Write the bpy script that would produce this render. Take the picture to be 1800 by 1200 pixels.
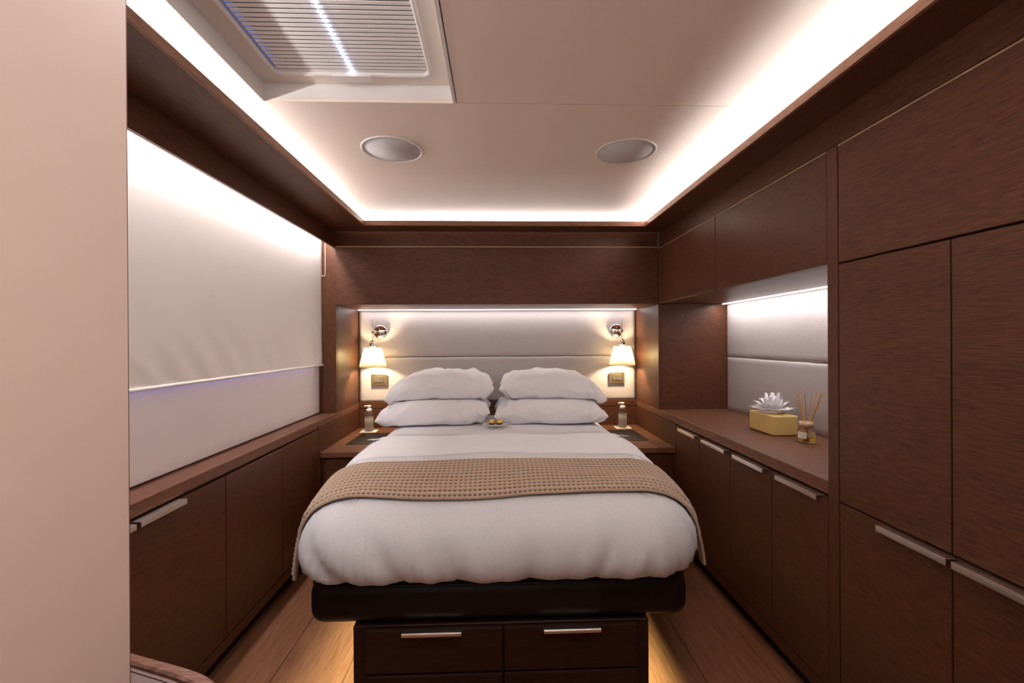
import bpy, bmesh, math, random
from mathutils import Vector, Matrix, noise
from mathutils.bvhtree import BVHTree
random.seed(7)
C = bpy.context.scene
for o in list(bpy.data.objects): bpy.data.objects.remove(o)
COL = C.collection
PI = math.pi

# ------------------------------------------------------------------ camera
F, YAW, PITCH, ROLL, H = 767.86, 0.03371, -0.00063, -0.0058, 1.35
cy, sy, cp, sp, cr, sr = math.cos(YAW), math.sin(YAW), math.cos(PITCH), math.sin(PITCH), math.cos(ROLL), math.sin(ROLL)
fw = Vector((sy*cp, cy*cp, sp)); rt0 = Vector((cy, -sy, 0)); up0 = rt0.cross(fw)
rt = cr*rt0 + sr*up0; up = -sr*rt0 + cr*up0
cam = bpy.data.cameras.new('camera'); co = bpy.data.objects.new('camera', cam); COL.objects.link(co)
M = Matrix((rt, up, -fw)).transposed().to_4x4(); M.translation = Vector((0, 0, H)); co.matrix_world = M
cam.sensor_width = 36; cam.lens = F/1800*36; cam.clip_start = .02; cam.clip_end = 50
C.camera = co

# ------------------------------------------------------------------ world / exposure
w = bpy.data.worlds.new('world'); C.world = w; w.use_nodes = True
w.node_tree.nodes['Background'].inputs[0].default_value = (.05, .08, .16, 1)
w.node_tree.nodes['Background'].inputs[1].default_value = .3
vs = C.view_settings; vs.view_transform = 'Standard'; vs.look = 'None'; vs.gamma = 1; vs.use_curve_mapping = False
vs.exposure = 0.34

# ------------------------------------------------------------------ lights
WHITE = (1, .86, .81); WARM = (1, .62, .22); LEDC = (1, .96, .95)
def area(name, loc, sx, sy_, d, power, col, spread=PI):
    l = bpy.data.lights.new(name, 'AREA'); l.shape = 'RECTANGLE'; l.size = sx; l.size_y = sy_
    l.energy = power; l.color = col; l.spread = spread
    o = bpy.data.objects.new(name, l); COL.objects.link(o); o.location = loc
    o.rotation_euler = Vector(d).to_track_quat('-Z', 'Y').to_euler(); return o
def area_along(name, p0, p1, width, d, power, col, spread=PI):
    p0 = Vector(p0); p1 = Vector(p1); d = Vector(d).normalized(); ax = (p1-p0).normalized()
    l = bpy.data.lights.new(name, 'AREA'); l.shape = 'RECTANGLE'; l.size = (p1-p0).length; l.size_y = width
    l.energy = power; l.color = col; l.spread = spread
    o = bpy.data.objects.new(name, l); COL.objects.link(o)
    z = -d; x = (ax - ax.dot(z)*z).normalized(); y = z.cross(x)
    m = Matrix((x, y, z)).transposed().to_4x4(); m.translation = (p0+p1)/2; o.matrix_world = m; return o
COVE = 15.0
area_along('cove_light_left', (-1.035, .1, 2.146), (-1.035, 3.0, 2.146), .012, (.25, 0, 1), COVE*1.0, LEDC)
area_along('cove_light_right', (1.068, .1, 2.146), (1.068, 3.0, 2.146), .012, (-.3, 0, 1), COVE*1.0, LEDC)
area_along('cove_light_back', (-1.0, 3.05, 2.146), (1.03, 3.05, 2.146), .012, (0, -.25, 1), COVE*.36, LEDC)
area_along('window_strip_light', (-1.186, .8, 2.096), (-1.186, 3.08, 2.096), .034, (.15, 0, -1), 13.0, LEDC)
area_along('headboard_strip_light', (-1.10, 3.55, 1.604), (1.12, 3.55, 1.604), .010, (0, -.12, -1), 2.8, LEDC)
area_along('niche_strip_light', (1.572, 1.52, 1.604), (1.572, 3.06, 1.604), .010, (.12, 0, -1), 4.3, LEDC)
area_along('under_bed_light_left', (-.540, 1.60, .34), (-.540, 3.4, .34), .012, (-.25, 0, -1), 2.9, (.97, 1, .62), 1.2)
area_along('under_bed_light_right', (.55, 1.60, .34), (.55, 3.4, .34), .012, (.12, 0, -1), 2.4, (.97, 1, .52), .85)
area('entry_wall_fill', (.50, -.15, 1.75), .35, .35, (-1, .30, -.30), 2.2, (1, .86, .78), 1.9)  # unseen fill, added to brighten the beige entry wall
area('ambient_fill', (-.25, -1.35, 1.30), .7, .6, (.05, 1, 1.05), 9.0, (1, .94, .92), 2.4)  # added ambient fill behind the camera, not a known source
area_along('hatch_line_light', (-.497, .45, 2.279), (-.497, 1.53, 2.279), .008, (.12, .25, -1), 4.0, (.93, .95, 1))
area('cabin_fill', (.30, .55, 2.205), .5, .5, (0, .30, -1), 4.5, (1, .95, .93), 2.6)  # added fill out of view to brighten the bed, no real fixture
area_along('window_dusk_leak', (-1.243, .9, 1.205), (-1.243, 3.0, 1.205), .008, (0, 0, -1), .30, (.25, .3, 1))

# ------------------------------------------------------------------ materials
def new_mat(name):
    m = bpy.data.materials.new(name); m.use_nodes = True
    return m, m.node_tree, m.node_tree.nodes['Principled BSDF']
def N(t, k, **kw):
    n = t.nodes.new(k)
    for a, b in kw.items(): setattr(n, a, b)
    return n
def plain(name, col, rough=.6, metal=0, noise_s=0, noise_a=.05, bump=0, bscale=200, spec=.5, coat=0, trans=0, ior=1.45, emit=None, es=0, sheen=0, alpha=1):
    m, t, b = new_mat(name)
    b.inputs['Base Color'].default_value = (*col, 1); b.inputs['Roughness'].default_value = rough
    b.inputs['Metallic'].default_value = metal; b.inputs['Specular IOR Level'].default_value = spec
    b.inputs['Coat Weight'].default_value = coat; b.inputs['Transmission Weight'].default_value = trans
    b.inputs['IOR'].default_value = ior; b.inputs['Sheen Weight'].default_value = sheen; b.inputs['Alpha'].default_value = alpha
    if emit: b.inputs['Emission Color'].default_value = (*emit, 1); b.inputs['Emission Strength'].default_value = es
    tc = N(t, 'ShaderNodeTexCoord')
    if noise_s:
        n = N(t, 'ShaderNodeTexNoise'); n.inputs['Scale'].default_value = noise_s; n.inputs['Detail'].default_value = 4
        t.links.new(tc.outputs['Object'], n.inputs['Vector'])
        mx = N(t, 'ShaderNodeMix', data_type='RGBA')
        mx.inputs[6].default_value = (*[c*(1-noise_a) for c in col], 1); mx.inputs[7].default_value = (*[min(1, c*(1+noise_a)) for c in col], 1)
        t.links.new(n.outputs['Fac'], mx.inputs[0]); t.links.new(mx.outputs[2], b.inputs['Base Color'])
    if bump:
        n = N(t, 'ShaderNodeTexNoise'); n.inputs['Scale'].default_value = bscale; n.inputs['Detail'].default_value = 3
        t.links.new(tc.outputs['Object'], n.inputs['Vector'])
        bp = N(t, 'ShaderNodeBump'); bp.inputs['Strength'].default_value = bump; bp.inputs['Distance'].default_value = .002
        t.links.new(n.outputs['Fac'], bp.inputs['Height']); t.links.new(bp.outputs['Normal'], b.inputs['Normal'])
    return m
def wood(name, axis, dark, light, rough=.42, across=330, along=20, spec=.24, big=.14):
    m, t, b = new_mat(name); tc = N(t, 'ShaderNodeTexCoord')
    oi = N(t, 'ShaderNodeObjectInfo'); vm = N(t, 'ShaderNodeVectorMath', operation='MULTIPLY_ADD')
    vm.inputs[1].default_value = (1, 1, 1)
    sc = N(t, 'ShaderNodeVectorMath', operation='SCALE'); sc.inputs['Scale'].default_value = 7.3
    cmb = N(t, 'ShaderNodeCombineXYZ')
    for i in range(3): t.links.new(oi.outputs['Random'], cmb.inputs[i])
    t.links.new(cmb.outputs[0], sc.inputs[0]); t.links.new(tc.outputs['Object'], vm.inputs[0]); t.links.new(sc.outputs[0], vm.inputs[2])
    def nz(a, l, det, r=.6):
        mp = N(t, 'ShaderNodeMapping'); s = [a, a, a]; s['XYZ'.index(axis)] = l; mp.inputs['Scale'].default_value = s
        n = N(t, 'ShaderNodeTexNoise'); n.inputs['Scale'].default_value = 1; n.inputs['Detail'].default_value = det; n.inputs['Roughness'].default_value = r
        t.links.new(vm.outputs[0], mp.inputs['Vector']); t.links.new(mp.outputs[0], n.inputs['Vector']); return n
    n1 = nz(across, along, 3); n2 = nz(14, 1.2, 2)
    r1 = N(t, 'ShaderNodeValToRGB'); r1.color_ramp.elements[0].position = .32; r1.color_ramp.elements[1].position = .66
    r1.color_ramp.elements[0].color = (*dark, 1); r1.color_ramp.elements[1].color = (*light, 1)
    t.links.new(n1.outputs['Fac'], r1.inputs[0])
    r2 = N(t, 'ShaderNodeMapRange'); r2.inputs[1].default_value = .3; r2.inputs[2].default_value = .7
    r2.inputs[3].default_value = 1-big*.5; r2.inputs[4].default_value = 1+big*.5; t.links.new(n2.outputs['Fac'], r2.inputs[0])
    mu = N(t, 'ShaderNodeVectorMath', operation='SCALE'); t.links.new(r1.outputs[0], mu.inputs[0]); t.links.new(r2.outputs[0], mu.inputs['Scale'])
    t.links.new(mu.outputs[0], b.inputs['Base Color'])
    bp = N(t, 'ShaderNodeBump'); bp.inputs['Strength'].default_value = .12; bp.inputs['Distance'].default_value = .001
    t.links.new(n1.outputs['Fac'], bp.inputs['Height']); t.links.new(bp.outputs[0], b.inputs['Normal'])
    b.inputs['Roughness'].default_value = rough; b.inputs['Specular IOR Level'].default_value = spec
    return m
WD, WL = (.064, .021, .009), (.128, .048, .024)
wood_y = wood('dark_oak_grain_y', 'Y', WD, WL); wood_x = wood('dark_oak_grain_x', 'X', WD, WL); wood_z = wood('dark_oak_grain_z', 'Z', WD, WL)
lit_top_y = wood('lit_oak_top_grain_y', 'Y', (.10, .038, .018), (.21, .09, .052))  # same oak made lighter: reflected light on the tops put into the colour
lit_edge_x = wood('lit_oak_edge_grain_x', 'X', (.16, .07, .035), (.30, .15, .09)); lit_edge_y = wood('lit_oak_edge_grain_y', 'Y', (.16, .07, .035), (.30, .15, .09))  # paler oak for the lips: spill from the cove put into the colour
pale_edge = wood('pale_edge_band', 'Y', (.34, .20, .12), (.46, .29, .18))
floor_m = wood('floor_oak', 'Y', (.25, .10, .048), (.37, .165, .09), rough=.38, across=110, along=6)
rim_m = wood('rim_oak', 'X', (.20, .09, .06), (.42, .23, .17), across=90, along=12)
plinth_w = wood('plinth_wood', 'X', (.022, .008, .005), (.045, .016, .010))
dark_gap = plain('shadow_gap_black', (.01, .006, .005), .8)
ceil_m = plain('ceiling_leather_panel', (.90, .77, .68), .55, noise_s=3, noise_a=.03, bump=.15, bscale=500)
cream = plain('cream_lacquer', (.84, .76, .70), .45, noise_s=2, noise_a=.02)
entry_m = plain('beige_entry_lacquer', (.68, .53, .45), .5, noise_s=2, noise_a=.02)
white_p = plain('white_plastic', (.82, .78, .74), .35, noise_s=5, noise_a=.02)
grille_m = plain('speaker_grille', (.66, .63, .65), .9, bump=.15, bscale=900, noise_s=400, noise_a=.15)
blind_m = plain('blind_fabric', (.84, .78, .74), .8, bump=.3, bscale=700, noise_s=4, noise_a=.03)
lining_m = plain('window_lining', (.86, .78, .77), .6, noise_s=4, noise_a=.03)
glass_m = plain('window_glass', (.8, .9, 1), .02, trans=1)
def fabric(name, col, bump=.5):
    m, t, b = new_mat(name); tc = N(t, 'ShaderNodeTexCoord')
    n = N(t, 'ShaderNodeTexNoise'); n.inputs['Scale'].default_value = 1; n.inputs['Detail'].default_value = 3
    mp = N(t, 'ShaderNodeMapping'); mp.inputs['Scale'].default_value = (90, 90, 260)
    t.links.new(tc.outputs['Object'], mp.inputs[0]); t.links.new(mp.outputs[0], n.inputs['Vector'])
    mx = N(t, 'ShaderNodeMix', data_type='RGBA'); mx.inputs[6].default_value = (*[c*.88 for c in col], 1); mx.inputs[7].default_value = (*[min(1, c*1.08) for c in col], 1)
    t.links.new(n.outputs['Fac'], mx.inputs[0]); t.links.new(mx.outputs[2], b.inputs['Base Color'])
    bp = N(t, 'ShaderNodeBump'); bp.inputs['Strength'].default_value = bump; bp.inputs['Distance'].default_value = .002
    t.links.new(n.outputs['Fac'], bp.inputs['Height']); t.links.new(bp.outputs[0], b.inputs['Normal'])
    b.inputs['Roughness'].default_value = .75; b.inputs['Sheen Weight'].default_value = .1
    return m
head_m = fabric('headboard_textile', (.47, .415, .41))
linen = plain('white_bed_linen', (.88, .87, .89), .75, bump=.12, bscale=300, sheen=.1)
duvet_m = fabric('duvet_cotton', (.72, .715, .735), .25)
leather = plain('dark_brown_leather', (.012, .006, .005), .45, bump=.2, bscale=400, spec=.3)
pad_m = plain('taupe_leather', (.30, .20, .18), .5, bump=.2, bscale=400)
chrome = plain('chrome', (.75, .73, .72), .12, 1)
steel = plain('brushed_steel', (.80, .72, .66), .35, 1, bump=.05, bscale=600)
bronze = plain('bronze_plate', (.33, .25, .14), .35, .8)
sw_dark = plain('switch_dark', (.10, .085, .07), .4)
clear = plain('clear_glass', (1, 1, 1), .03, trans=1, ior=1.45)
water = plain('clear_lotion', (.93, .90, .84), .1, trans=.75, ior=1.12)
oil = plain('yellow_oil', (.95, .80, .25), .05, trans=1, ior=1.4)
paper = plain('white_card', (.85, .80, .70), .7)
tissue_m = plain('white_tissue', (.88, .85, .86), .8)
gold = plain('gold_foil', (.85, .58, .15), .3, .9, bump=.8, bscale=300)
wrap_dark = plain('dark_paper_cup', (.06, .03, .01), .6)
china = plain('white_china', (.80, .74, .70), .2)
reed_m = plain('reed_stick', (.62, .34, .10), .7, noise_s=60, noise_a=.2)
collar_m = plain('copper_collar', (.62, .42, .28), .4, .3)
led_face = plain('led_face', (1, 1, 1), .5, emit=(1, .94, .93), es=2.2)
led_blue = plain('hatch_led', (1, 1, 1), .5, emit=(.55, .66, 1), es=16)
blue_pane = plain('hatch_glass_blue', (.02, .05, .2), .2, emit=(.10, .22, .9), es=.5)
slat_m = plain('hatch_slat', (.88, .85, .82), .55)
# lamp shade: light really passes through it
shade_m, t, b = new_mat('lamp_shade_parchment')
b.inputs['Base Color'].default_value = (.95, .88, .72, 1); b.inputs['Roughness'].default_value = .8
tr = N(t, 'ShaderNodeBsdfTranslucent'); tr.inputs[0].default_value = (1, .95, .80, 1)
ms = N(t, 'ShaderNodeMixShader'); ms.inputs[0].default_value = .85
t.links.new(b.outputs[0], ms.inputs[1]); t.links.new(tr.outputs[0], ms.inputs[2]); t.links.new(ms.outputs[0], t.nodes['Material Output'].inputs[0])
# woven box
box_m, t, b = new_mat('yellow_woven_rush')
tc = N(t, 'ShaderNodeTexCoord'); wv = N(t, 'ShaderNodeTexWave'); wv.bands_direction = 'Z'; wv.inputs['Scale'].default_value = 45; wv.inputs['Distortion'].default_value = .6
t.links.new(tc.outputs['Object'], wv.inputs['Vector'])
mx = N(t, 'ShaderNodeMix', data_type='RGBA'); mx.inputs[6].default_value = (.55, .36, .10, 1); mx.inputs[7].default_value = (.78, .58, .24, 1)
t.links.new(wv.outputs['Fac'], mx.inputs[0]); t.links.new(mx.outputs[2], b.inputs['Base Color']); b.inputs['Roughness'].default_value = .55
# waffle blanket, colour darkens in the pits of the weave
waffle_m, t, b = new_mat('waffle_wool')
at = N(t, 'ShaderNodeAttribute'); at.attribute_name = 'pit'
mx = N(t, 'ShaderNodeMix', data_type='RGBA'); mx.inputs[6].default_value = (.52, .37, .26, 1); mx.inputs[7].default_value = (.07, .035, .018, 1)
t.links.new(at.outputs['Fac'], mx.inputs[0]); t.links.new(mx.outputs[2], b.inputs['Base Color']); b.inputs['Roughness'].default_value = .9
b.inputs['Sheen Weight'].default_value = .2

# ------------------------------------------------------------------ helpers
def box(bm, x0, x1, y0, y1, z0, z1, bev=0, seg=1):
    r = bmesh.ops.create_cube(bm, size=1)
    vs_ = r['verts']
    for v in vs_:
        v.co = Vector(((x0+x1)/2 + v.co.x*(x1-x0), (y0+y1)/2 + v.co.y*(y1-y0), (z0+z1)/2 + v.co.z*(z1-z0)))
    if bev:
        es = list({e for v in vs_ for e in v.link_edges})
        bmesh.ops.bevel(bm, geom=es, offset=bev, segments=seg, profile=.5, affect='EDGES')
def obj(name, bm, mat, parent=None, smooth=False, kind=None, label=None):
    me = bpy.data.meshes.new(name)
    if isinstance(bm, bmesh.types.BMesh):
        if parent is not None:
            wl = world_loc(parent)
            bmesh.ops.translate(bm, verts=bm.verts, vec=-wl)
        bm.normal_update(); bm.to_mesh(me); bm.free()
    else:
        v, f = bm; 
        if parent is not None:
            wl = world_loc(parent); v = [Vector(p)-wl for p in v]
        me.from_pydata(v, [], f)
    me.materials.append(mat)
    if smooth: me.shade_smooth()
    o = bpy.data.objects.new(name, me); COL.objects.link(o)
    if parent is not None: o.parent = parent
    if kind: o['kind'] = kind
    if label: o['label'] = label
    return o
def world_loc(o):
    l = Vector(o.location)
    while o.parent: o = o.parent; l += o.location
    return l
def bx(name, d, mat, parent=None, bev=.0015, seg=1, kind=None, label=None, smooth=False):
    bm = bmesh.new(); box(bm, *d, bev, seg); return obj(name, bm, mat, parent, smooth, kind, label)
def struct(name, d, mat, parent=None, bev=0):
    o = bx(name, d, mat, parent, bev)
    if parent is None: o['kind'] = 'structure'
    return o
def thing(name, label, cat, loc=(0, 0, 0), group=None):
    o = bpy.data.objects.new(name, None); o.empty_display_size = .05; COL.objects.link(o); o.location = loc
    o['label'] = label; o['category'] = cat
    if group: o['group'] = group
    return o
def tag(o, label, cat, group=None):
    o['label'] = label; o['category'] = cat
    if group: o['group'] = group
    return o
def lathe(prof, n=32, c=(0, 0, 0), axis='Z'):
    bm = bmesh.new(); rings = []
    for r, z in prof:
        ring = []
        for i in range(n):
            a = 2*PI*i/n
            p = Vector((r*math.cos(a), r*math.sin(a), z))
            if axis == 'Y': p = Vector((p.x, p.z, p.y))
            ring.append(bm.verts.new(p + Vector(c)))
        rings.append(ring)
    for a, b in zip(rings, rings[1:]):
        for i in range(n):
            f = (a[i], a[(i+1) % n], b[(i+1) % n], b[i]); bm.faces.new(f if axis == 'Z' else f[::-1])
    for ring, flip in ((rings[0], True), (rings[-1], False)):
        if (Vector(ring[0].co)-Vector(ring[n//2].co)).length > 1e-5:
            f = bm.faces.new(ring)
    bmesh.ops.remove_doubles(bm, verts=bm.verts, dist=1e-6); bmesh.ops.recalc_face_normals(bm, faces=bm.faces)
    return bm
def tube(pts, r, n=8, bm=None, closed=False):
    bm = bm or bmesh.new(); pts = [Vector(p) for p in pts]; rings = []; k = len(pts)
    rr = r if isinstance(r, (list, tuple)) else [r]*k
    for i, p in enumerate(pts):
        if closed: d = pts[(i+1) % k]-pts[i-1]
        else: d = pts[min(i+1, k-1)]-pts[max(i-1, 0)]
        d.normalize(); u = d.orthogonal().normalized() if i == 0 else (u - u.dot(d)*d).normalized()
        v = d.cross(u)
        rings.append([bm.verts.new(p + rr[i]*(math.cos(2*PI*j/n)*u + math.sin(2*PI*j/n)*v)) for j in range(n)])
    for i in range(k if closed else k-1):
        a, b_ = rings[i], rings[(i+1) % k]
        for j in range(n): bm.faces.new((a[j], a[(j+1) % n], b_[(j+1) % n], b_[j]))
    if not closed: bm.faces.new(rings[0][::-1]); bm.faces.new(rings[-1])
    return bm

A, B = -1.13, 1.154          # cabinet fronts left / right
HY, BY = 3.09, 3.60          # header front, headboard
SOF, LIP, CE = 2.125, 2.157, 2.22
ZB = 1.612                   # underside of overhead boxes
ZC = .855                    # counter top

# ------------------------------------------------------------------ structure
fl = struct('floor', (-1.75, 1.75, -1.6, 3.8, -.06, -.004), dark_gap)
k = 0; x = -.912-.2887*2
while x < 1.6:
    for y0, y1 in ((-1.55, 3.75),):
        bx('plank', (x+.0012, x+.2887-.0012, y0, y1, -.004, 0), floor_m, fl, .0008)
    x += .2887
wl = struct('wall_left', (-1.75, -1.37, -1.6, 3.8, 0, 2.5), cream)
wr = struct('wall_right', (1.66, 1.75, -1.6, 3.8, 0, 2.5), cream)
wb = struct('wall_back', (-1.37, 1.66, 3.66, 3.8, 0, 2.5), cream)
wf = struct('wall_front', (-1.37, 1.66, -1.6, -1.5, 0, 2.5), cream)
struct('wall_left_entry', (-.665, -.6206, -.6, .7555, 0, 2.5), entry_m)
bx('edge_seal', (-.668, -.6204, .7556, .7586, 0, 2.3), plain('seal_brown', (.16, .07, .05), .6), bpy.data.objects['wall_left_entry'])

# ceiling: backing with a hole for the hatch, then separate panels with real joints
HX0, HX1, HY1 = -.834, -.156, 1.603      # hatch opening
ce = struct('ceiling', (-1.37, 1.66, -1.5, 3.66, 2.44, 2.5), cream)
bx('ceiling_panel', (-1.37, HX0-.0102, -1.5, HY1+.0, CE, CE+.012), ceil_m, ce, 0)
bx('ceiling_panel', (-.1415, 1.66, -1.5, HY1-.005, CE, CE+.012), ceil_m, ce, 0)
bx('ceiling_panel', (-1.37, 1.66, HY1, 2.37, CE, CE+.012), ceil_m, ce, 0)
bm = bmesh.new()
v = [bm.verts.new(p) for p in ((-1.37, 2.37, CE), (1.66, 2.37, CE), (1.66, 3.12, CE-.022), (-1.37, 3.12, CE-.022),
                               (-1.37, 2.37, CE+.012), (1.66, 2.37, CE+.012), (1.66, 3.12, CE-.01), (-1.37, 3.12, CE-.01))]
for f in ((0, 3, 2, 1), (4, 5, 6, 7), (0, 1, 5, 4), (1, 2, 6, 5), (2, 3, 7, 6), (3, 0, 4, 7)): bm.faces.new([v[i] for i in f])
obj('ceiling_panel', bm, ceil_m, ce)
bx('backing_board', (-.15, 1.66, -1.5, 2.3, CE+.012, CE+.03), dark_gap, ce, 0)

# cove ledges: soffit board with an upstand lip
def ledge(name, soffit, lip, m, m2):
    o = struct(name, soffit, m); bx('lip', lip, m2, o, .001); return o
ledge('trim_1', (-1.25, -.8885, -.6, 3.09, SOF, SOF+.012), (-.888, -.876, -.6, 2.9295, SOF-.0005, LIP), wood_y, lit_edge_y)
ledge('trim_2', (1.0185, 1.30, -.6, 3.09, SOF, SOF+.012), (1.006, 1.018, -.6, 2.9295, SOF-.0005, LIP), wood_y, lit_edge_y)
ledge('trim_3', (-.888, 1.018, 2.9425, 3.09, SOF, SOF+.012), (-.888, 1.018, 2.93, 2.942, SOF-.0005, LIP), wood_x, lit_edge_x)
for n_, d in (('trim_4', (-1.16, -1.13, -.6, 3.12, SOF+.0125, CE-.001)), ('trim_5', (1.154, 1.18, -.6, 3.12, SOF+.0125, CE-.001)), ('trim_6', (-1.13, 1.154, 3.095, 3.118, SOF+.0125, CE-.03))):
    struct(n_, d, cream)
# fascia over the window and fillers over the doors
struct('trim_7', (-1.146, -1.13, .2, 3.11, 2.013, SOF-.0005), wood_y)
struct('trim_8', (1.168, 1.186, .2, 3.10, 2.018, SOF-.0005), wood_y)
struct('trim_9', (-1.13, 1.154, 3.106, 3.12, 2.018, SOF-.0005), wood_x)

# window with lining, glass and jamb
win = struct('window_1', (-1.37, -1.355, .5, 3.109, ZC, 2.12), dark_gap)
bx('pane', (-1.345, -1.338, .55, 3.07, .90, 2.08), glass_m, win)
bx('window_frame', (-1.353, -1.30, .5, 3.109, 2.08, 2.12), white_p, win)
bx('lining_panel', (-1.262, -1.25, .5, 3.109, ZC+.004, 2.11), lining_m, win, .002)
bx('jamb', (-1.30, -1.131, 3.111, 3.135, ZC, SOF-.001), wood_z, win, .001)
struct('baseboard_left', (-1.195, -1.18, .2, 2.8, 0, .085), dark_gap)
struct('baseboard_right', (1.20, 1.215, .2, 2.8, 0, .085), dark_gap)

# ------------------------------------------------------------------ left run of low cabinets
sill = bx('window_shelf', (-1.30, A, .2, BY-.001, .809, ZC-.001), lit_top_y, None, .0015)
tag(sill, 'long dark wood shelf under the white roller blind', 'shelf')
def handle(y0, y1, side, z, parent, long=.03):
    bm = bmesh.new()
    if side < 0: box(bm, A-.004, A+long, y0, y1, z+.010, z+.014, .0008); box(bm, A+long-.0045, A+long, y0, y1, z-.004, z+.0095, .0008)
    else: box(bm, B-long, B+.004, y0, y1, z+.010, z+.014, .0008); box(bm, B-long, B-long+.0045, y0, y1, z-.004, z+.0095, .0008)
    return obj('handle', bm, steel, parent)
def low_cabinet(side, y0, y1, label, group, hnd=None):
    x0 = A if side < 0 else B; s = side
    t_ = thing('low_cabinet', label, 'cabinet', (x0+s*.2, (y0+y1)/2, 0), group)
    def rng(a, b_): return (min(x0+s*a, x0+s*b_), max(x0+s*a, x0+s*b_))
    bx('body', (*rng(.022, .22), y0, y1, .085, .80), dark_gap, t_, 0)
    bx('kickboard', (*rng(.0, .022), y0, y1, .08, .126), wood_y, t_, .001)
    d = bx('door', (*rng(0, .020), y0+.0022, y1-.0022, .131, .797), wood_y, t_, .0015)
    if hnd: handle(hnd[0], hnd[1], s, .786, d)
    return t_
low_cabinet(-1, 2.331, 2.795, 'handleless dark wood low cabinet by the left bedside table', 'low cabinets under the window')
low_cabinet(-1, 1.854, 2.330, 'middle handleless dark wood low cabinet under the roller blind', 'low cabinets under the window')
low_cabinet(-1, 1.378, 1.853, 'dark wood low cabinet with long steel handle under the roller blind, by the small seat', 'low cabinets under the window', (1.385, 1.585))
low_cabinet(-1, .90, 1.377, 'dark wood low cabinet mostly hidden behind the beige entry wall', 'low cabinets under the window', (1.15, 1.368))
sp_ = tag(bx('side_panel', (A-.02, A, 2.797, BY-.002, .10, .804), wood_y), 'dark wood panel between shelf and left bedside table', 'panel')
sp_ = tag(bx('side_panel', (A-.02, A, 3.137, BY-.002, ZC, ZB-.001), wood_y), 'lamp-lit wood panel closing the left end of the headboard recess', 'panel')

# ------------------------------------------------------------------ roller blind
bl = thing('roller_blind', 'white roller blind drawn most of the way down the window', 'blind', (-1.225, 1.9, 2.08))
NY, NZ = 120, 60; vv = []; ff = []
for j in range(NZ+1):
    for i in range(NY+1):
        yy = .56 + (3.105-.56)*i/NY; zz = 1.197 + (2.09-1.197)*j/NZ; e = max(0, 1-j/NZ*2.2)
        dx = .0022*e*noise.noise((yy*7+zz*9, zz*4, 1)) + .002*noise.noise((yy*1.2, zz*1.5, 5)) + .0014*e*e*math.sin(yy*38+zz*24+4*noise.noise((yy*2, zz, 0)))
        vv.append((-1.225+dx, yy, zz))
for j in range(NZ):
    for i in range(NY): a = j*(NY+1)+i; ff.append((a, a+1, a+NY+2, a+NY+1))
fb = obj('blind_cloth', (vv, ff), blind_m, bl, True); m_ = fb.modifiers.new('s', 'SOLIDIFY'); m_.thickness = .0008
bm = tube([(-1.225, .56, 1.191), (-1.225, 3.150, 1.191)], .0075, 10); obj('hem_bar', bm, blind_m, bl, True)
bm = tube([(-1.222, .56, 2.10), (-1.222, 3.10, 2.10)], .013, 12); obj('roller_tube', bm, white_p, bl, True)
ch = []
for i in range(25):
    a = PI*i/24; ch.append((-1.2135-.0135*math.cos(a+PI), 3.100, 1.826-.0135*math.sin(a)))
pts = [(-1.2270, 3.100, 2.07)] + [(2*-1.2135-p[0], p[1], p[2]) for p in ch] + [(-1.2000, 3.100, 2.07)]
obj('pull_chain', tube(pts, .0016, 6), white_p, bl, True)

# ------------------------------------------------------------------ right side joinery
ct = tag(bx('worktop', (B, 1.658, 1.4905, BY-.001, .809, ZC), lit_top_y), 'long dark wood worktop holding the tissue box and reed diffuser', 'worktop')
ys = [1.4895, 1.807, 2.136, 2.467, 2.794]
lb = ['dark wood low cabinet under the worktop, nearest to the tall wardrobe', 'dark wood low cabinet under the worktop, second from the wardrobe',
      'dark wood low cabinet under the worktop, second from the right bedside table', 'dark wood low cabinet under the worktop, nearest to the right bedside table']
hs = [(1.512, 1.741), (1.826, 2.065), (2.142, 2.39), (2.472, 2.705)]
for i in range(4): low_cabinet(1, ys[i]+.0003, ys[i+1]-.0003, lb[i], 'low cabinets under the worktop', hs[i])
tag(bx('side_panel', (B, B+.02, 2.797, BY-.002, .10, .804), wood_y), 'dark wood panel between worktop and right bedside table', 'panel')
tag(bx('side_panel', (B, B+.018, 3.092, BY-.002, ZC+.0005, ZB-.001), wood_y), 'lamp-lit wood panel closing the right end of the headboard recess', 'panel')
tag(bx('side_panel', (B+.0185, 1.658, 3.092, 3.11, ZC+.0005, ZB-.001), wood_x), 'dark wood end panel of the lit worktop recess', 'panel')
tag(bx('cabinet_post', (B-.001, B+.02, 1.4425, 1.4885, .08, 2.008), wood_z), 'narrow upright dark wood post between wardrobe and worktop recess', 'post')
tag(bx('divider_panel', (B+.0205, 1.658, 1.4425, 1.4885, .08, 2.11), wood_z), 'deep dark wood divider behind the upright post', 'panel')
for (y0, y1, l_) in ((2.2735, 3.088, 'smaller-looking dark wood overhead cupboard by the bed head'), (1.490, 2.2725, 'wide dark wood overhead cupboard beside the wardrobe post')):
    t_ = thing('overhead_cupboard', l_, 'cupboard', (1.4, (y0+y1)/2, ZB), 'overhead cupboards above the worktop')
    bx('body', (B+.022, 1.655, y0, y1, ZB, 2.11), wood_y, t_, 0)
    d_ = bx('door', (B, B+.020, y0+.002, y1-.002, ZB+.0, 2.001), wood_y, t_, .0015)
    bx('edge_strip', (B-.001, B+.020, y0+.002, y1-.002, 2.0012, 2.007), pale_edge, d_, .0005)
pn = thing('upholstered_panel', 'pale textile wall panel in two pads behind the tissue box', 'panel', (1.65, 2.3, ZC))
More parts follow.
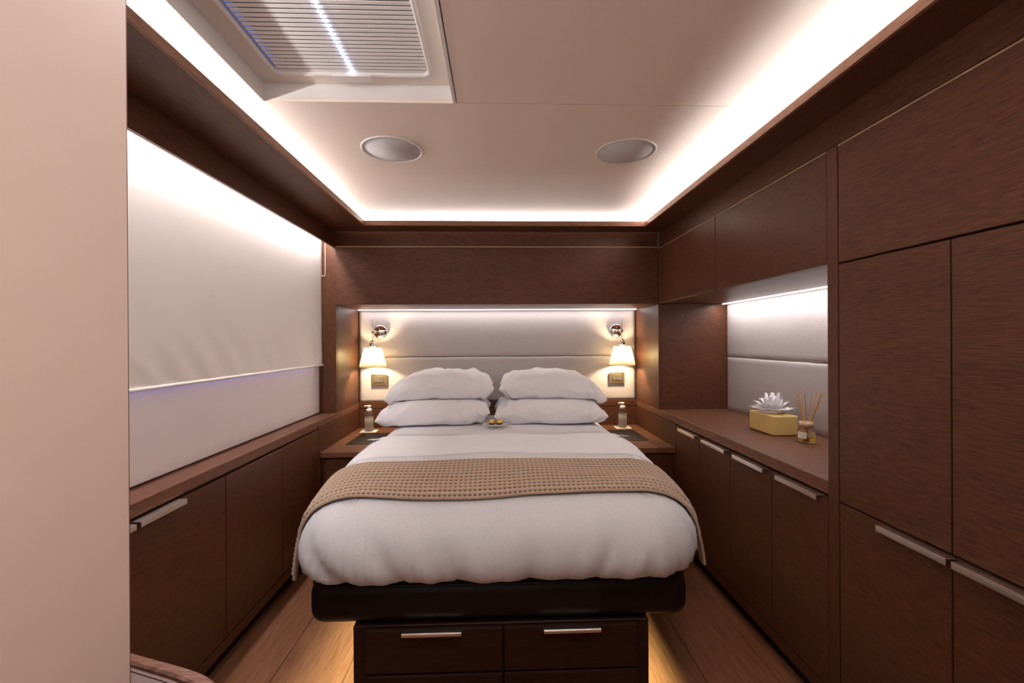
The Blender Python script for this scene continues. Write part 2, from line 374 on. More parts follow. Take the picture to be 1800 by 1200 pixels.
def pad(name, d, mat, parent, ax, seed):
    # puffed pad: front face bulges slightly towards the room
    x0, x1, y0, y1, z0, z1 = d; vv = []; ff = []; nu, nv = 90, 22
    for j in range(nv+1):
        for i in range(nu+1):
            u = i/nu; v_ = j/nv; e = (min(1, 60*min(u, 1-u))*min(1, 22*min(v_, 1-v_)))**.5
            h = .005*e + .0012*e*noise.noise((u*9+seed, v_*3, 2)) + .0012*(1-e)*noise.noise((u*30+seed, v_*3, 9))
            z = z0+(z1-z0)*v_
            vv.append((x0+(x1-x0)*u, y1-h-.004, z) if ax == 'Y' else (x1-h-.004, y0+(y1-y0)*u, z))
    for j in range(nv):
        for i in range(nu):
            a = j*(nu+1)+i; q = (a, a+1, a+nu+2, a+nu+1); ff.append(q if ax == 'Y' else q[::-1])
    o = obj(name, (vv, ff), mat, parent, True)
    m_ = o.modifiers.new('s', 'SOLIDIFY'); m_.thickness = .004; m_.offset = -1; return o
pad('pad', (1.62, 1.656, 1.492, 3.088, ZC+.006, 1.2285), head_m, pn, 'X', 1)
pad('pad', (1.62, 1.656, 1.492, 3.088, 1.2305, ZB-.004), head_m, pn, 'X', 5)
# wardrobe
wd = thing('wardrobe', 'tall dark wood wardrobe with a wide top door and paired doors', 'wardrobe', (1.4, .9, 0))
bx('body', (B+.022, 1.655, .21, 1.441, .085, 2.11), dark_gap, wd, 0)
bx('kickboard', (B, B+.02, .21, 1.4395, .08, .126), wood_y, wd, .001)
d_ = bx('top_door', (B, B+.020, .71, 1.4385, 1.609, 2.001), wood_y, wd, .0015)
bx('edge_strip', (B-.001, B+.020, .71, 1.4385, 2.0012, 2.007), pale_edge, d_, .0005)
bx('top_door', (B, B+.020, .22, .706, 1.609, 2.006), wood_y, wd, .0015)
for y0, y1 in ((1.0765, 1.4385), (.71, 1.0715), (.22, .706)):
    bx('tall_door', (B, B+.020, y0, y1, .802, 1.603), wood_y, wd, .0015)
    d = bx('lower_door', (B, B+.020, y0, y1, .131, .796), wood_y, wd, .0015)
    if y0 > .5: handle(y0-.014 if y0 > 1 else y0+.03, y0+.19 if y0 > 1 else 1.049, 1, .782, d)
# overhead box above the bed
ob = thing('overhead_cabinet', 'wide dark wood overhead cabinet across the bed head', 'cabinet', (0, 3.3, ZB))
bx('flap_door', (A+.003, B-.0015, HY, HY+.015, ZB, 2.013), wood_x, ob, .0015)
bx('body', (A+.001, B-.001, HY+.0155, BY-.001, ZB+.001, 2.10), wood_x, ob, 0)
bx('edge_strip', (A+.003, B-.0015, HY-.0015, HY+.013, 2.0135, 2.0205), pale_edge, ob, .0005)
# headboard
hb = thing('headboard', 'pale textile headboard in two pads with a wood band below', 'headboard', (0, BY, .1))
pad('upper_pad', (A+.004, B-.004, 3.58, 3.612, 1.2285, ZB-.004), head_m, hb, 'Y', 3)
pad('lower_pad', (A+.004, B-.004, 3.58, 3.612, .862, 1.2265), head_m, hb, 'Y', 7)
bx('wood_band', (A+.001, B-.001, 3.592, 3.61, .812, .860), wood_x, hb, .001)
bx('wood_panel', (A+.001, B-.001, 3.595, 3.61, .10, .807), wood_x, hb, .001)
# visible LED strips
t_ = tag(bx('led_strip', (A+.004, B-.004, 3.572, 3.590, 1.6055, ZB-.0005), led_face, None, 0), 'glowing white light strip along the top of the headboard', 'light strip')
t_ = tag(bx('led_strip', (1.618, 1.636, 1.491, 3.089, 1.6055, ZB-.0005), led_face, None, 0), 'glowing white light strip along the top of the worktop recess', 'light strip')

# ------------------------------------------------------------------ bedside tables
def nightstand(s, label):
    xo = A if s < 0 else B; xi = s*.775
    t_ = thing('bedside_table', label, 'bedside table', ((xo+xi)/2, 3.2, 0), 'bedside tables')
    x0, x1 = sorted((xo-s*.001, xi))
    bx('table_top', (x0, x1, 2.805, 3.594, .618, .652), lit_top_y, t_, .002)
    bx('body', (x0, x1-(.03 if s < 0 else 0), 2.84, 3.594, .08, .617), wood_y, t_, .002)
    f = bx('drawer', (x0+.03, x1-.05, 2.826, 2.8395, .36, .605), wood_x, t_, .002)
    a, b_ = sorted((s*1.056, s*.80)) if s > 0 else sorted((-1.036, -.80))
    bx('leather_inlay', (a, b_, 3.008, 3.375, .6521, .6545), leather, t_, .0008)
    return t_
nightstand(-1, 'wood bedside table left of the bed with dark inlay and bottle')
nightstand(1, 'wood bedside table right of the bed with dark inlay and bottle')
def bottle(x, y, z, label):
    cm = tag(bx('paper_mat', (x-.062, x+.062, y-.05, y+.05, z, z+.0015), paper, None, 0), 'small white paper mat under the ' + label[0], 'mat')
    z += .0018
    t_ = thing('pump_bottle', label[1], 'bottle', (x, y, z), 'bedside pump bottles')
    obj('bottle_body', lathe([(0, 0), (.031, 0), (.034, .004), (.034, .125), (.030, .142), (.016, .150), (.016, .154), (0, .154)], 24, (x, y, z)), clear, t_, True)
    obj('lotion', lathe([(0, .005), (.0305, .005), (.0305, .112), (0, .112)], 24, (x, y, z)), water, t_, True)
    p = obj('pump_head', lathe([(0, .1545), (.021, .1545), (.021, .172), (.011, .174), (.011, .188), (.015, .190), (.015, .200), (0, .200)], 20, (x, y, z)), white_p, t_, True)
    bm = bmesh.new(); box(bm, x-.036, x+.012, y-.007, y+.007, z+.191, z+.199, .002); obj('spout', bm, white_p, p)
bottle(-1.006, 3.455, .6525, ('bottle on the left bedside table', 'clear pump bottle standing on the left bedside table'))
bottle(1.003, 3.48, .6525, ('bottle on the right bedside table', 'clear pump bottle standing on the right bedside table'))

# ------------------------------------------------------------------ sconces and switches
def sconce(px, lx, label):
    t_ = thing('wall_lamp', label, 'lamp', (px, 3.59, 1.431), 'bedside wall lamps'); s = 1 if lx > px else -1
    obj('wall_plate', lathe([(0, 3.588), (.056, 3.588), (.056, 3.572), (.050, 3.564), (0, 3.561)], 40, (px, 0, 1.431), 'Y'), chrome, t_, True)
    bm = tube([(px-s*.028, 3.553, 1.433), (px+s*.022, 3.540, 1.433)], .006, 10)
    tube([(px, 3.565, 1.432), (px, 3.548, 1.432)], .008, 10, bm)
    tube([(px+s*.022, 3.545, 1.433), (lx-s*.006, 3.50, 1.428)], .0055, 10, bm)
    obj('arm', bm, chrome, t_, True)
    bm = bmesh.new(); tube([(lx-s*.02, 3.49, 1.428), (lx+s*.012, 3.49, 1.428)], .011, 14, bm); obj('joint_knob', bm, chrome, t_, True)
    obj('rod', tube([(lx+s*.008, 3.492, 1.53), (lx+s*.004, 3.492, 1.50), (lx-s*.002, 3.49, 1.45), (lx-s*.006, 3.49, 1.43), (lx, 3.485, 1.40), (lx+s*.004, 3.48, 1.37), (lx, 3.48, 1.34)], .0036, 8), chrome, t_, True)
    obj('socket', lathe([(0, 1.300), (.024, 1.300), (.024, 1.338), (.018, 1.343), (0, 1.343)], 24, (lx, 3.47, 0)), chrome, t_, True)
    obj('pivot', tube([(lx, 3.45, 1.352), (lx, 3.485, 1.352)], .011, 12), chrome, t_, True)
    sh = obj('lamp_shade', [], shade_m, t_) if False else None
    prof = [(.103, 1.156), (.0665, 1.305)]; n = 48; vv = []; ff = []
    for r, z in prof:
        for i in range(n): a = 2*PI*i/n; vv.append((lx+r*math.cos(a), 3.47+r*math.sin(a), z))
    for i in range(n): ff.append((i, (i+1) % n, n+(i+1) % n, n+i))
    sh = obj('lamp_shade', (vv, ff), shade_m, t_, True); m_ = sh.modifiers.new('s', 'SOLIDIFY'); m_.thickness = .0012
    bm = bmesh.new(); tube([(lx, 3.47-.066, 1.302), (lx, 3.47+.066, 1.302)], .0015, 6, bm); tube([(lx-.066, 3.47, 1.302), (lx+.066, 3.47, 1.302)], .0015, 6, bm)
    obj('shade_ring', bm, chrome, t_)
    obj('bulb', lathe([(0, 1.215), (.012, 1.217), (.018, 1.228), (.016, 1.245), (.010, 1.262), (.010, 1.299), (0, 1.299)], 16, (lx, 3.47, 0)),
        plain('bulb_glass', (1, 1, 1), .3, emit=(1, .85, .6), es=20), t_, True)
    l = bpy.data.lights.new('bulb_light', 'POINT'); l.energy = LAMP; l.color = (1, .80, .50); l.shadow_soft_size = .022
    o = bpy.data.objects.new('bulb_light', l); COL.objects.link(o); o.location = (lx, 3.425, 1.228)
LAMP = 10.0
sconce(-.945, -.978, 'chrome wall lamp with lit cream shade left of the pillows')
sconce(.980, 1.000, 'chrome wall lamp with lit cream shade right of the pillows')
def switch(x, z, n, label):
    t_ = thing('light_switch', label, 'switch', (x, 3.59, z), 'bronze light switches')
    bx('cover_plate', (x-.063, x+.063, 3.578, 3.586, z-.046, z+.046), bronze, t_, .003, 2)
    bx('inner_frame', (x-.042, x+.042, 3.575, 3.5775, z-.028, z+.028), bronze, t_, .001)
    for i in range(n):
        a = x-.036+i*.072/n; bx('rocker', (a+.001, a+.072/n-.001, 3.571, 3.5748, z-.022, z+.022), sw_dark, t_, .001)
switch(-.962, 1.045, 3, 'bronze light switch plate under the left wall lamp')
switch(.987, 1.045, 3, 'bronze light switch plate under the right wall lamp')

# ------------------------------------------------------------------ bed
bed = thing('bed', 'double bed with a black leather edge on a dark drawer plinth', 'bed', (0, 2.5, 0))
sl = bx('upholstered_base', (-.674, .692, 1.55, 3.57, .346, .507), leather, bed, .055, 6, smooth=True)
def rr_outline(x0, x1, y0, y1, r, n=10):
    pts = []
    for cx, cy_, a0 in ((x1-r, y1-r, 0), (x0+r, y1-r, PI/2), (x0+r, y0+r, PI), (x1-r, y0+r, 1.5*PI)):
        for i in range(n+1): a = a0+PI/2*i/n; pts.append((cx+r*math.cos(a), cy_+r*math.sin(a)))
    return pts
obj('piping', tube([(p[0], p[1], .488) for p in rr_outline(-.669, .687, 1.555, 3.565, .07)], .006, 8, closed=True), leather, sl, True)
pl = bx('plinth', (-.515, .541, 1.562, 3.5, .0, .345), plinth_w, bed, .002)
for x0, x1, h0, h1 in ((-.472, .013, -.338, -.130), (.018, .500, .157, .359)):
    d = bx('drawer', (x0, x1, 1.546, 1.5615, .182, .340), plinth_w, bed, .006, 2)
    bm = bmesh.new(); box(bm, h0, h1, 1.520, 1.546, .338, .341, .0008); box(bm, h0, h1, 1.520, 1.524, .327, .3378, .0008); obj('handle', bm, steel, d)
    bx('drawer', (x0, x1, 1.546, 1.5615, .02, .176), plinth_w, bed, .006, 2)
def ss(a, b_, x): t = max(0, min(1, (x-a)/(b_-a))); return t*t*(3-2*t)
def ring_body(y0, y1, R, prof, hwf, wrinkle, cx=.012, nper=420, head_r=.08):
    # rings in plan from the hem up and over the top to the spine
    pts = []
    hw0 = hwf(y0)
    for (c, r, a0) in (((hw0-R, y0+R), R, 1.5*PI), ((hwf(y1)-head_r, y1-head_r), head_r, 0), ((-hwf(y1)+head_r, y1-head_r), head_r, PI/2), ((-hw0+R, y0+R), R, PI)):
        for i in range(17): a = a0+PI/2*i/16; pts.append(Vector((c[0]+r*math.cos(a), c[1]+r*math.sin(a))))
    # densify
    L = [0]
    for i in range(len(pts)): L.append(L[-1]+(pts[(i+1) % len(pts)]-pts[i]).length)
    T = L[-1]; out = []
    j = 0
    for k_ in range(nper):
        s_ = T*k_/nper
        while L[j+1] < s_: j += 1
        f = (s_-L[j])/max(1e-9, L[j+1]-L[j]); p = pts[j].lerp(pts[(j+1) % len(pts)], f)
        if p.y > y0+R and p.y < y1-head_r: p.x = math.copysign(hwf(p.y), p.x)
        out.append(p)
    rings = []
    for ins, z in prof:
        ring = []
        for k_, p in enumerate(out):
            tg = (out[(k_+1) % nper]-out[k_-1]).normalized(); nrm = Vector((tg.y, -tg.x))
            q = p - nrm*ins; ring.append((q.x, q.y, z, nrm, k_/nper*T))
        rings.append(ring)
    li = rings[-1]; NS = 16
    zt = prof[-1][1]
    for st in range(1, NS+1):
        f = st/NS; ring = []
        for (x_, y_, z_, nrm, s_) in li:
            q = Vector((0, min(max(y_, y0+.45), y1-.2)))
            ring.append((x_+(q.x-x_)*f, y_+(q.y-y_)*f, zt+.012*ss(0, 1, f), nrm, s_))
        rings.append(ring)
    vv = []; ff = []
    for ri, ring in enumerate(rings):
        for (x_, y_, z_, nrm, s_) in ring:
            dn, dz = wrinkle(x_, y_, z_, s_, ri, len(prof))
            vv.append((x_+cx+nrm.x*dn, y_+nrm.y*dn, z_+dz))
    for ri in range(len(rings)-1):
        for k_ in range(nper):
            a = ri*nper+k_; b_ = ri*nper+(k_+1) % nper; ff.append((a, b_, b_+nper, a+nper))
    return vv, ff
def mattr_wr(x, y, z, s, ri, n): return 0, .003*noise.noise((x*4, y*4, 0))
mp_ = [(.03, .50), (.0, .54), (-.0, .66), (.01, .71), (.03, .74), (.06, .757), (.11, .765)]
v, f = ring_body(1.62, 3.57, .12, mp_, lambda y: .70+.06*ss(1.6, 2.2, y), mattr_wr, nper=240)
obj('mattress', (v, f), linen, bed, True)
dp = [(.085, .509), (.060, .513), (.032, .525), (.012, .547), (.001, .578), (0, .61), (.006, .645), (.020, .678), (.042, .706), (.075, .732), (.115, .751), (.16, .763), (.21, .770)]
def duv_wr(x, y, z, s, ri, n):
    side = ri < n
    a = noise.noise((x*5, y*5, z*5+3))*.006 + noise.noise((x*2.2, y*2.2, 8))*.008
    env = max(0, 1-(z-.49)/.25) if side else 0
    # gathers running up from the tucked hem, leaning with a slow phase drift
    ph = s*30 + (z-.5)*30*math.sin(s*1.7+.6) + 9*noise.noise((s*1.7, 0, 0))
    amp = .5+.9*noise.noise((s*2.3, 4, z*2)); amp = max(.05, amp)
    g = .028*env**1.15*amp*(abs(math.sin(ph/2))**.6*2-1) + .004*env*math.sin(ph*2.3+1)
    g += .004*env*noise.noise((s*60, z*8, 2))
    return (a*.6+g if side else 0), (0 if side and z < .7 else a*.7)
v, f = ring_body(1.478, 2.83, .22, dp, lambda y: .744+.074*ss(1.5, 2.1, y)+.018*ss(2.2, 2.6, y), duv_wr, nper=900, head_r=.04)
duv = obj('duvet', (v, f), duvet_m, None, True)
tag(duv, 'thick white duvet tucked over the foot of the bed', 'duvet')
BV = BVHTree.FromPolygons([Vector(p) for p in v], f)
def strip_profile(y, zend_l, zend_r, off):
    """outline of the bed covering in the XZ plane at y, left hem to right hem"""
    pts = []
    for i in range(361):
        ph = math.radians(-12+i*204/360); d = Vector((-math.cos(ph), 0, math.sin(ph)))
        hit = BV.ray_cast(Vector((.005, y, .56)), d)
        if hit[0] is not None:
            n_ = hit[1]; n_ = n_ if n_.dot(d) > 0 else -n_
            q = hit[0]+Vector((n_.x, 0, n_.z)).normalized()*off
            if q.z > .60: pts.append(q)
    # monotone hang at both ends
    l0 = pts[0]; r0 = pts[-1]; L = []; Rr = []
    for k_ in range(1, 13):
        f_ = k_/12
        L.append(Vector((l0.x-.024*f_**.7, y, l0.z+(zend_l-l0.z)*f_))); Rr.append(Vector((r0.x+.022*f_**.7, y, r0.z+(zend_r-r0.z)*f_)))
    return L[::-1]+pts+Rr
def resample(p, n):
    L = [0]
    for a, b_ in zip(p, p[1:]): L.append(L[-1]+(b_-a).length)
    out = []; j = 0
    for i in range(n+1):
        s_ = L[-1]*i/n
        while j < len(L)-2 and L[j+1] < s_: j += 1
        out.append(p[j].lerp(p[j+1], (s_-L[j])/max(1e-9, L[j+1]-L[j])))
    return out, L[-1]
def strip(ny, nu, ynear, yfar, zl, zr, off, disp, name, mat, parent, thick):
    rows = []
    prof_y = [1.56+.012*i for i in range(106)]
    cache = {}
    def prof(y):
        i = max(0, min(len(prof_y)-2, int((y-1.56)/.012))); 
        for j in (i, i+1):
            if j not in cache: cache[j] = resample(strip_profile(min(2.80, prof_y[j]), zl, zr, off), nu)[0]
        f_ = max(0, min(1, (y-prof_y[i])/.012)); return cache[i], cache[i+1], f_
    vv = []; pit = []
    for j in range(ny+1):
        for i in range(nu+1):
            u = i/nu; y = ynear(u)+(yfar(u)-ynear(u))*j/ny
            a, b_, f_ = prof(y); q = a[i].lerp(b_[i], f_); q.y = y
            p0 = a[max(0, i-2)].lerp(b_[max(0, i-2)], f_); p1 = a[min(nu, i+2)].lerp(b_[min(nu, i+2)], f_)
            tg = (p1-p0); nrm = Vector((-tg.z, 0, tg.x)).normalized()
            h, c_ = disp(u, j/ny, q); vv.append(q+nrm*h); pit.append(c_)
    ff = []
    for j in range(ny):
        for i in range(nu): a = j*(nu+1)+i; ff.append((a, a+1, a+nu+2, a+nu+1))
    o = obj(name, (vv, ff), mat, parent, True)
    at_ = o.data.attributes.new('pit', 'FLOAT', 'POINT'); at_.data.foreach_set('value', pit)
    m_ = o.modifiers.new('s', 'SOLIDIFY'); m_.thickness = thick; m_.offset = -1
    return o
def cuff_d(u, v_, q):
    e = (1-abs(2*v_-1)**6)
    return .010*e+.003*noise.noise((q.x*3, q.y*8, 1))+.0025*noise.noise((q.x*1.5, q.y*25, 4)), 0
strip(40, 220, lambda u: 2.215-.012*math.sin(u*9), lambda u: 2.800, .60, .60, .006, cuff_d, 'turned_down_cuff', linen, duv, .010)
NUc, NVc = 104, 12
def waf(u, v_, q):
    a = math.sin(PI*u*NUc)**2; b_ = math.sin(PI*v_*NVc)**2
    p = (b_**1.2)*(a**.30)
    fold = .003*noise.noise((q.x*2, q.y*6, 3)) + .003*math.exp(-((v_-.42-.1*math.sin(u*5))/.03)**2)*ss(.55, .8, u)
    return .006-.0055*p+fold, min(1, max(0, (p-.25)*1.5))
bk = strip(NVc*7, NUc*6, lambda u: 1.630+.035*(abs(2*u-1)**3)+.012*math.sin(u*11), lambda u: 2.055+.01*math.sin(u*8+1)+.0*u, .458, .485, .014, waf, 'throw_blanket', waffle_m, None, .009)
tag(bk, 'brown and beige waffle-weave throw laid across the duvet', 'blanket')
# hem edging of the throw
# ------------------------------------------------------------------ pillows
def pillow(c, w_, d_, h_, droopL, droopR, seed, label, rz=0, zlo=-9, zhi=9):
    vv = []; idx = {}; n = 84; m = 46; ff = []
    for side in (1, -1):
        for j in range(m+1):
            for i in range(n+1):
                if side < 0 and (i in (0, n) or j in (0, m)): idx[(side, i, j)] = idx[(1, i, j)]; continue
                u = math.sin(PI/2*(2*i/n-1)); v_ = math.sin(PI/2*(2*j/m-1))
                x = w_/2*u*(1-.045*(1-v_*v_)); y = d_/2*v_*(1-.05*(1-u*u))
                th = h_/2*max(0, (1-abs(u)**5.5))**.55*max(0, (1-abs(v_)**5))**.5
                z = side*th
                e = (1-abs(u)**8)
                wr = .018*noise.noise((x*7+seed, y*7, side*3)) + .010*noise.noise((x*16+seed, y*10+z*8, side))
                cr_ = .0140*math.sin(x*70*(1 if u > 0 else -1)+y*30+seed+6*noise.noise((x*5, y*5, seed)))*abs(u)**3*(1-abs(u)**10)
                z += (wr+cr_)*min(1, th/.03)
                y += .006*noise.noise((x*12+seed, z*12, 2))
                fr = abs(v_)**3; rg = noise.noise((x*6+seed*3+z*7, z*10-x*4, seed)); rg2 = noise.noise((x*17-z*14+seed, z*22+x*8, 4+seed))
                y += (-1 if v_ < 0 else 1)*fr*e*(.007*max(0, 1-abs(rg)*3.5)**1.5-.002 + .0025*max(0, 1-abs(rg2)*3) + .012*noise.noise((x*4+seed, z*7, 9)))
                z += (.0022*max(0, 1-abs(rg2)*3) - .0007)*min(1, th/.03)*side
                z -= droopL*max(0, -u)**2.6 + droopR*max(0, u)**2.6
                z += .010*noise.noise((u*3+seed, v_*3, 7))*(abs(u)**6)
                k_ = 1-ss(.70, .92, abs(u)); za = z+c[2]   # cloth flattens where it presses on what is above and below
                if za > zhi: z -= (za-zhi)*(.15+.83*k_)
                if za < zlo: z += (zlo-za)*(.15+.83*k_)
                p = Vector((x, y, z)); p.rotate(Matrix.Rotation(rz, 3, 'Z')); vv.append(p+Vector(c)); idx[(side, i, j)] = len(vv)-1
    for side in (1, -1):
        for j in range(m):
            for i in range(n):
                q = [idx[(side, i, j)], idx[(side, i+1, j)], idx[(side, i+1, j+1)], idx[(side, i, j+1)]]
                ff.append(q if side > 0 else q[::-1])
    o = obj('pillow', (vv, ff), linen, None, True)
    m_ = o.modifiers.new('s', 'SUBSURF'); m_.levels = 1; m_.render_levels = 1
    tag(o, label, 'pillow', 'stacked white pillows'); return o
pillow((-.437, 3.20, .862), .775, .50, .205, .045, .0, 1, 'white pillow, lower one of the left stack', 0, .780, .949)
pillow((-.400, 3.22, 1.040), .745, .49, .205, .085, .015, 12, 'white pillow, upper one of the left stack', .02, .951)
pillow((.365, 3.20, .860), .780, .50, .200, .02, .025, 23, 'white pillow, lower one of the right stack', 0, .780, .947)
pillow((.385, 3.22, 1.036), .745, .49, .205, .015, .095, 37, 'white pillow, upper one of the right stack', -.02, .949)
# sweets on a dish
t_ = thing('dish', 'small white oval dish with two sweets in front of the pillows', 'dish', (-.012, 2.885, .79))
dz = .793
bm = lathe([(0, 0), (.045, 0), (.05, .004), (.088, .014), (.088, .0165), (.05, .008), (0, .006)], 32, (-.014, 2.885, dz)); 
for vtx in bm.verts: vtx.co.y = 2.885+(vtx.co.y-2.885)*.7
obj('bowl', bm, china, t_, True)
for sx in (-1, 1):
    px = -.014+sx*.0240
    s_ = thing('chocolate', 'gold wrapped round sweet, %s one on the white dish' % ('left' if sx < 0 else 'right'), 'sweet', (px, 2.88, dz+.008), 'gold sweets on the dish')
    obj('foil_wrap', lathe([(0, .006), (.013, .006), (.020, .012), (.0212, .020), (.018, .031), (.010, .038), (0, .040)], 18, (px, 2.88, dz+.006)), gold, s_, True)
    obj('paper_cup', lathe([(0, .004), (.0175, .004), (.0232, .013), (.0222, .013), (.013, .0055), (0, .0055)], 18, (px, 2.88, dz+.006)), wrap_dark, s_, True)

# ------------------------------------------------------------------ speakers
for x_, l_ in ((-.469, 'round ceiling speaker left, near the roof hatch'), (.597, 'round ceiling speaker right, on the plain side of the ceiling')):
    t_ = thing('ceiling_speaker', l_, 'speaker', (x_, 1.994, CE), 'round ceiling speakers')
    obj('rim', lathe([(.126, CE-.0005), (.136, CE-.0005), (.136, CE-.004), (.133, CE-.006), (.128, CE-.005), (.126, CE-.0005)], 64, (x_, 1.994, 0)), white_p, t_, True)
    obj('grille', lathe([(0, CE-.0030), (.1255, CE-.0030), (.1255, CE-.0004), (0, CE-.0004)], 64, (x_, 1.994, 0)), grille_m, t_, True)

# ------------------------------------------------------------------ roof hatch with blind
ht = thing('roof_hatch', 'square white roof hatch with pleated blind and bright light line', 'hatch', (-.5, .9, CE))
zr = 2.285
bm = bmesh.new()   # liner walls
box(bm, HX0-.010, HX0, .20, HY1, CE-.002, zr+.03); box(bm, HX1, HX1+.011, .20, HY1, CE-.002, zr+.03); box(bm, HX0-.01, HX1+.011, HY1, HY1+.010, CE+.0125, zr+.03); box(bm, HX0-.01, HX1+.011, .19, .20, CE+.0, zr+.03)
obj('liner', bm, white_p, ht)
bx('flange', (HX0-.020, HX0-.0105, .19, HY1-.0, CE-.0015, CE-.0003), white_p, ht, 0)
# cassette frame around the slats with rounded corners
SX0, SX1, SY0, SY1 = -.758, -.232, .42, 1.540
bm = bmesh.new(); n = 10; r = .035
inn = rr_outline(SX0, SX1, SY0, SY1, r, n); outp = rr_outline(HX0+.0005, HX1-.0005, .201, HY1-.0005, .002, n)
for za, zb in ((zr, zr+.018),):
    vi = [bm.verts.new((p[0], p[1], za)) for p in inn]; vo = [bm.verts.new((p[0], p[1], za)) for p in outp]; vt = [bm.verts.new((p[0], p[1], zb)) for p in inn]; K = len(inn)
    for i in range(K): j = (i+1) % K; bm.faces.new((vi[i], vi[j], vo[j], vo[i])); bm.faces.new((vi[i], vt[i], vt[j], vi[j]))
bmesh.ops.recalc_face_normals(bm, faces=bm.faces)
obj('inner_frame', bm, cream, ht)
rim_pts = [(p[0], p[1], zr+.001) for p in rr_outline(SX0-.006, SX1+.006, SY0-.006, SY1+.006, r, n)]
obj('frame_bead', tube(rim_pts, .009, 8, closed=True), white_p, ht, True)
bx('glass', (SX0-.03, SX1+.03, SY0-.03, SY1+.03, zr+.05, zr+.055), blue_pane, ht, 0)
bx('shade_backing', (SX0+.014, SX1+.03, SY0-.03, SY1+.03, zr+.030, zr+.032), plain('hatch_dark', (.10, .08, .075), .8), ht, 0)  # dark backing added: shade between the slats put into its colour
bx('pull_tab', (-.567, -.433, SY1-.008, SY1+.026, zr-.014, zr-.009), white_p, ht, .0015, 2)
k = 0; y_ = SY1-.008; sm = None
while y_ > SY0+.02:
    if sm is None:
        bm = bmesh.new(); vs4 = []
        xs0, xs1 = SX0+.012, SX1-.002
        pr = [(-.0066, .0015), (-.0070, .0005), (-.0060, -.0008), (.0055, -.0008), (.0064, .0), (.0058, .0015)]
        a_ = [bm.verts.new((xs0, p, q)) for p, q in pr]; b2 = [bm.verts.new((xs1, p, q)) for p, q in pr]
        for i in range(len(pr)): j = (i+1) % len(pr); bm.faces.new((a_[i], a_[j], b2[j], b2[i]))
        bm.faces.new(a_[::-1]); bm.faces.new(b2); bmesh.ops.recalc_face_normals(bm, faces=bm.faces)
        sm = bpy.data.meshes.new('slat'); bm.to_mesh(sm); bm.free(); sm.materials.append(slat_m)
    o = bpy.data.objects.new('slat', sm); COL.objects.link(o); o.parent = ht; o.location = Vector((0, y_, zr+.004))-ht.location
    y_ -= .0182; k += 1
bm = bmesh.new(); yy = SY1-.002
while yy > SY0+.02:
    box(bm, -.499, -.4945, yy-.0035, yy+.0035, zr-.0030, zr-.0015); yy -= .0182
obj('light_dots', bm, led_blue, ht, kind='stuff')

# ------------------------------------------------------------------ tissue box and diffuser
tb = thing('tissue_box', 'yellow woven tissue box on the worktop with white tissue fanned out', 'tissue box', (1.48, 2.30, ZC))
bx('woven_box', (1.412, 1.545, 2.192, 2.408, ZC+.001, ZC+.103), box_m, tb, .008, 3, smooth=False)
bm = bmesh.new(); cx, cy_, cz = 1.475, 2.305, ZC+.104
rn = random.Random(3)
def petal(bm, a, L, hgt, wd_, tip):
    d = Vector((math.cos(a), math.sin(a), 0)); pdir = Vector((-d.y, d.x, 0)); base = Vector((cx, cy_, cz))+d*.022
    rows = []
    for t_i in range(7):
        f_ = t_i/6; c_ = base + d*L*f_ + Vector((0, 0, hgt*math.sin(f_*PI*.5)*1.0)); wv_ = wd_*(1-f_**1.6)+.001
        rows.append((bm.verts.new(c_-pdir*wv_+Vector((0, 0, .004*math.sin(f_*9+a)))), bm.verts.new(c_+Vector((0, 0, .007*(1-f_)))), bm.verts.new(c_+pdir*wv_)))
    for r0, r1 in zip(rows, rows[1:]):
        bm.faces.new((r0[0], r0[1], r1[1], r1[0])); bm.faces.new((r0[1], r0[2], r1[2], r1[1]))
for ring, (cnt, L, hg) in enumerate(((16, .085, .028), (14, .068, .055), (11, .042, .078), (6, .018, .092))):
    for i in range(cnt): petal(bm, 2*PI*i/cnt+ring*.3+rn.uniform(-.1, .1), L*rn.uniform(.82, 1.12), hg*rn.uniform(.8, 1.2), .019*rn.uniform(.8, 1.2), 0)
ts = obj('tissue', bm, tissue_m, tb, True); m_ = ts.modifiers.new('s', 'SOLIDIFY'); m_.thickness = .0008
obj('tissue_mouth', lathe([(0, .0), (.048, .0), (.055, .006), (.045, .018), (.02, .024), (0, .026)], 24, (cx, cy_, cz-.001)), tissue_m, ts, True)
dx, dy = 1.487, 2.058
rd = thing('reed_diffuser', 'small glass reed diffuser with copper collar beside the tissue box', 'diffuser', (dx, dy, ZC))
z0 = ZC+.001
obj('glass_bottle', lathe([(0, 0), (.034, 0), (.037, .004), (.037, .058), (.033, .067), (.024, .070), (.024, .073), (0, .073)], 28, (dx, dy, z0)), clear, rd, True)
obj('oil', lathe([(0, .005), (.0345, .005), (.0345, .027), (0, .027)], 28, (dx, dy, z0)), oil, rd, True)
obj('collar', lathe([(.012, .0735), (.030, .0735), (.030, .098), (.012, .098), (.012, .0735)], 28, (dx, dy, z0)), collar_m, rd, True)
vv = []; ff = []
for i in range(9):
    a = math.radians(172+i*8)
    for z_ in (z0+.022, z0+.052): vv.append((dx+.0375*math.cos(a), dy+.0375*math.sin(a), z_))
for i in range(8): ff.append((2*i, 2*i+2, 2*i+3, 2*i+1))
o = obj('paper_label', (vv, ff), paper, rd); m_ = o.modifiers.new('s', 'SOLIDIFY'); m_.thickness = .0004; m_.offset = 1
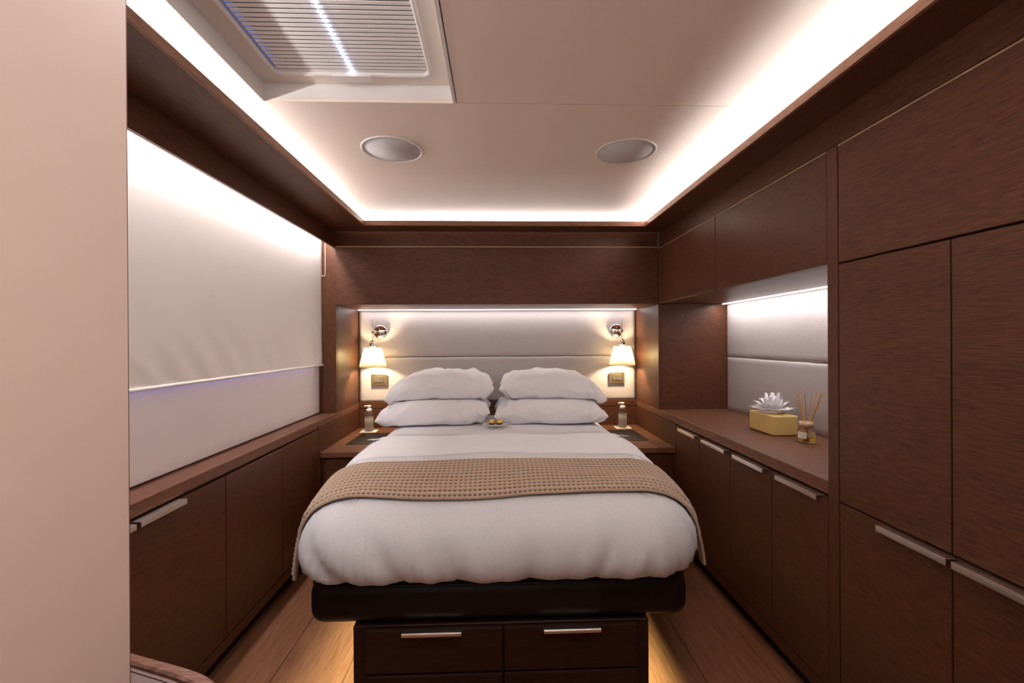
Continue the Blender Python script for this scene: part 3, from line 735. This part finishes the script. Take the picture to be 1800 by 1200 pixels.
# each reed leans its own way out of the collar
for (ex, ey) in ((-.045, -.055), (-.055, -.02), (-.03, .03), (.01, .055), (.04, .01), (.06, -.03), (.075, -.02), (.045, -.045), (.065, .01)):
    p0 = Vector((dx-ex*.12, dy-ey*.12, z0+.012)); p1 = Vector((dx+ex*.95, dy+ey*.95, z0+.238))
    obj('reed', tube([p0, p0.lerp(p1, .5), p1], .0018, 6), reed_m, rd)

# ------------------------------------------------------------------ small seat at lower left
st = thing('stool', 'small seat with rounded wooden rim and taupe leather pad, low left corner', 'stool', (-.93, 1.05, 0))
def seat_outline(inset):
    P = [(-1.115, 1.27), (-1.115, 1.330), (-1.06, 1.308), (-.80, 1.224), (-.728, 1.165), (-.705, 1.08), (-.705, .93), (-.74, .89), (-.80, .875), (-1.112, .875)]
    Q = [Vector(p) for p in P]; c_ = Vector((-.92, 1.09))
    for _ in range(3):
        Rn = []
        for i in range(len(Q)):
            a, b_ = Q[i], Q[(i+1) % len(Q)]; Rn += [a.lerp(b_, .25), a.lerp(b_, .75)]
        Q = Rn
    Q = [Vector((c_.x+(q.x-c_.x)*(1-inset/.20), c_.y+(q.y-c_.y)*(1-inset/.22))) for q in Q]
    return Q
def prism(outs, zs, cap=True):
    bm = bmesh.new(); rings = [[bm.verts.new((p.x, p.y, z)) for p in o_] for o_, z in zip(outs, zs)]
    for a, b_ in zip(rings, rings[1:]):
        for i in range(len(a)): j = (i+1) % len(a); bm.faces.new((a[i], a[j], b_[j], b_[i]))
    if cap: bm.faces.new(rings[0]); bm.faces.new(rings[-1])
    bmesh.ops.recalc_face_normals(bm, faces=bm.faces); return bm
so = seat_outline
obj('wooden_rim', prism([so(.044), so(.044), so(.037), so(.008), so(0), so(0), so(.01), so(.044)], [.40, .444, .450, .450, .444, .405, .398, .398], False), rim_m, st)
obj('leather_pad', prism([so(.056), so(.052), so(.056), so(.07)], [.39, .436, .444, .446]), pad_m, st)
obj('seat_base', prism([so(.03), so(.03)], [.06, .397]), wood_x, st)
obj('stitching', tube([(p.x, p.y, .4465) for p in so(.073)], .0012, 5, closed=True), leather, st)
for px, py in ((-1.05, .95), (-.78, .95), (-1.05, 1.2), (-.80, 1.14)): bx('leg', (px-.018, px+.018, py-.018, py+.018, 0, .059), wood_z, st)
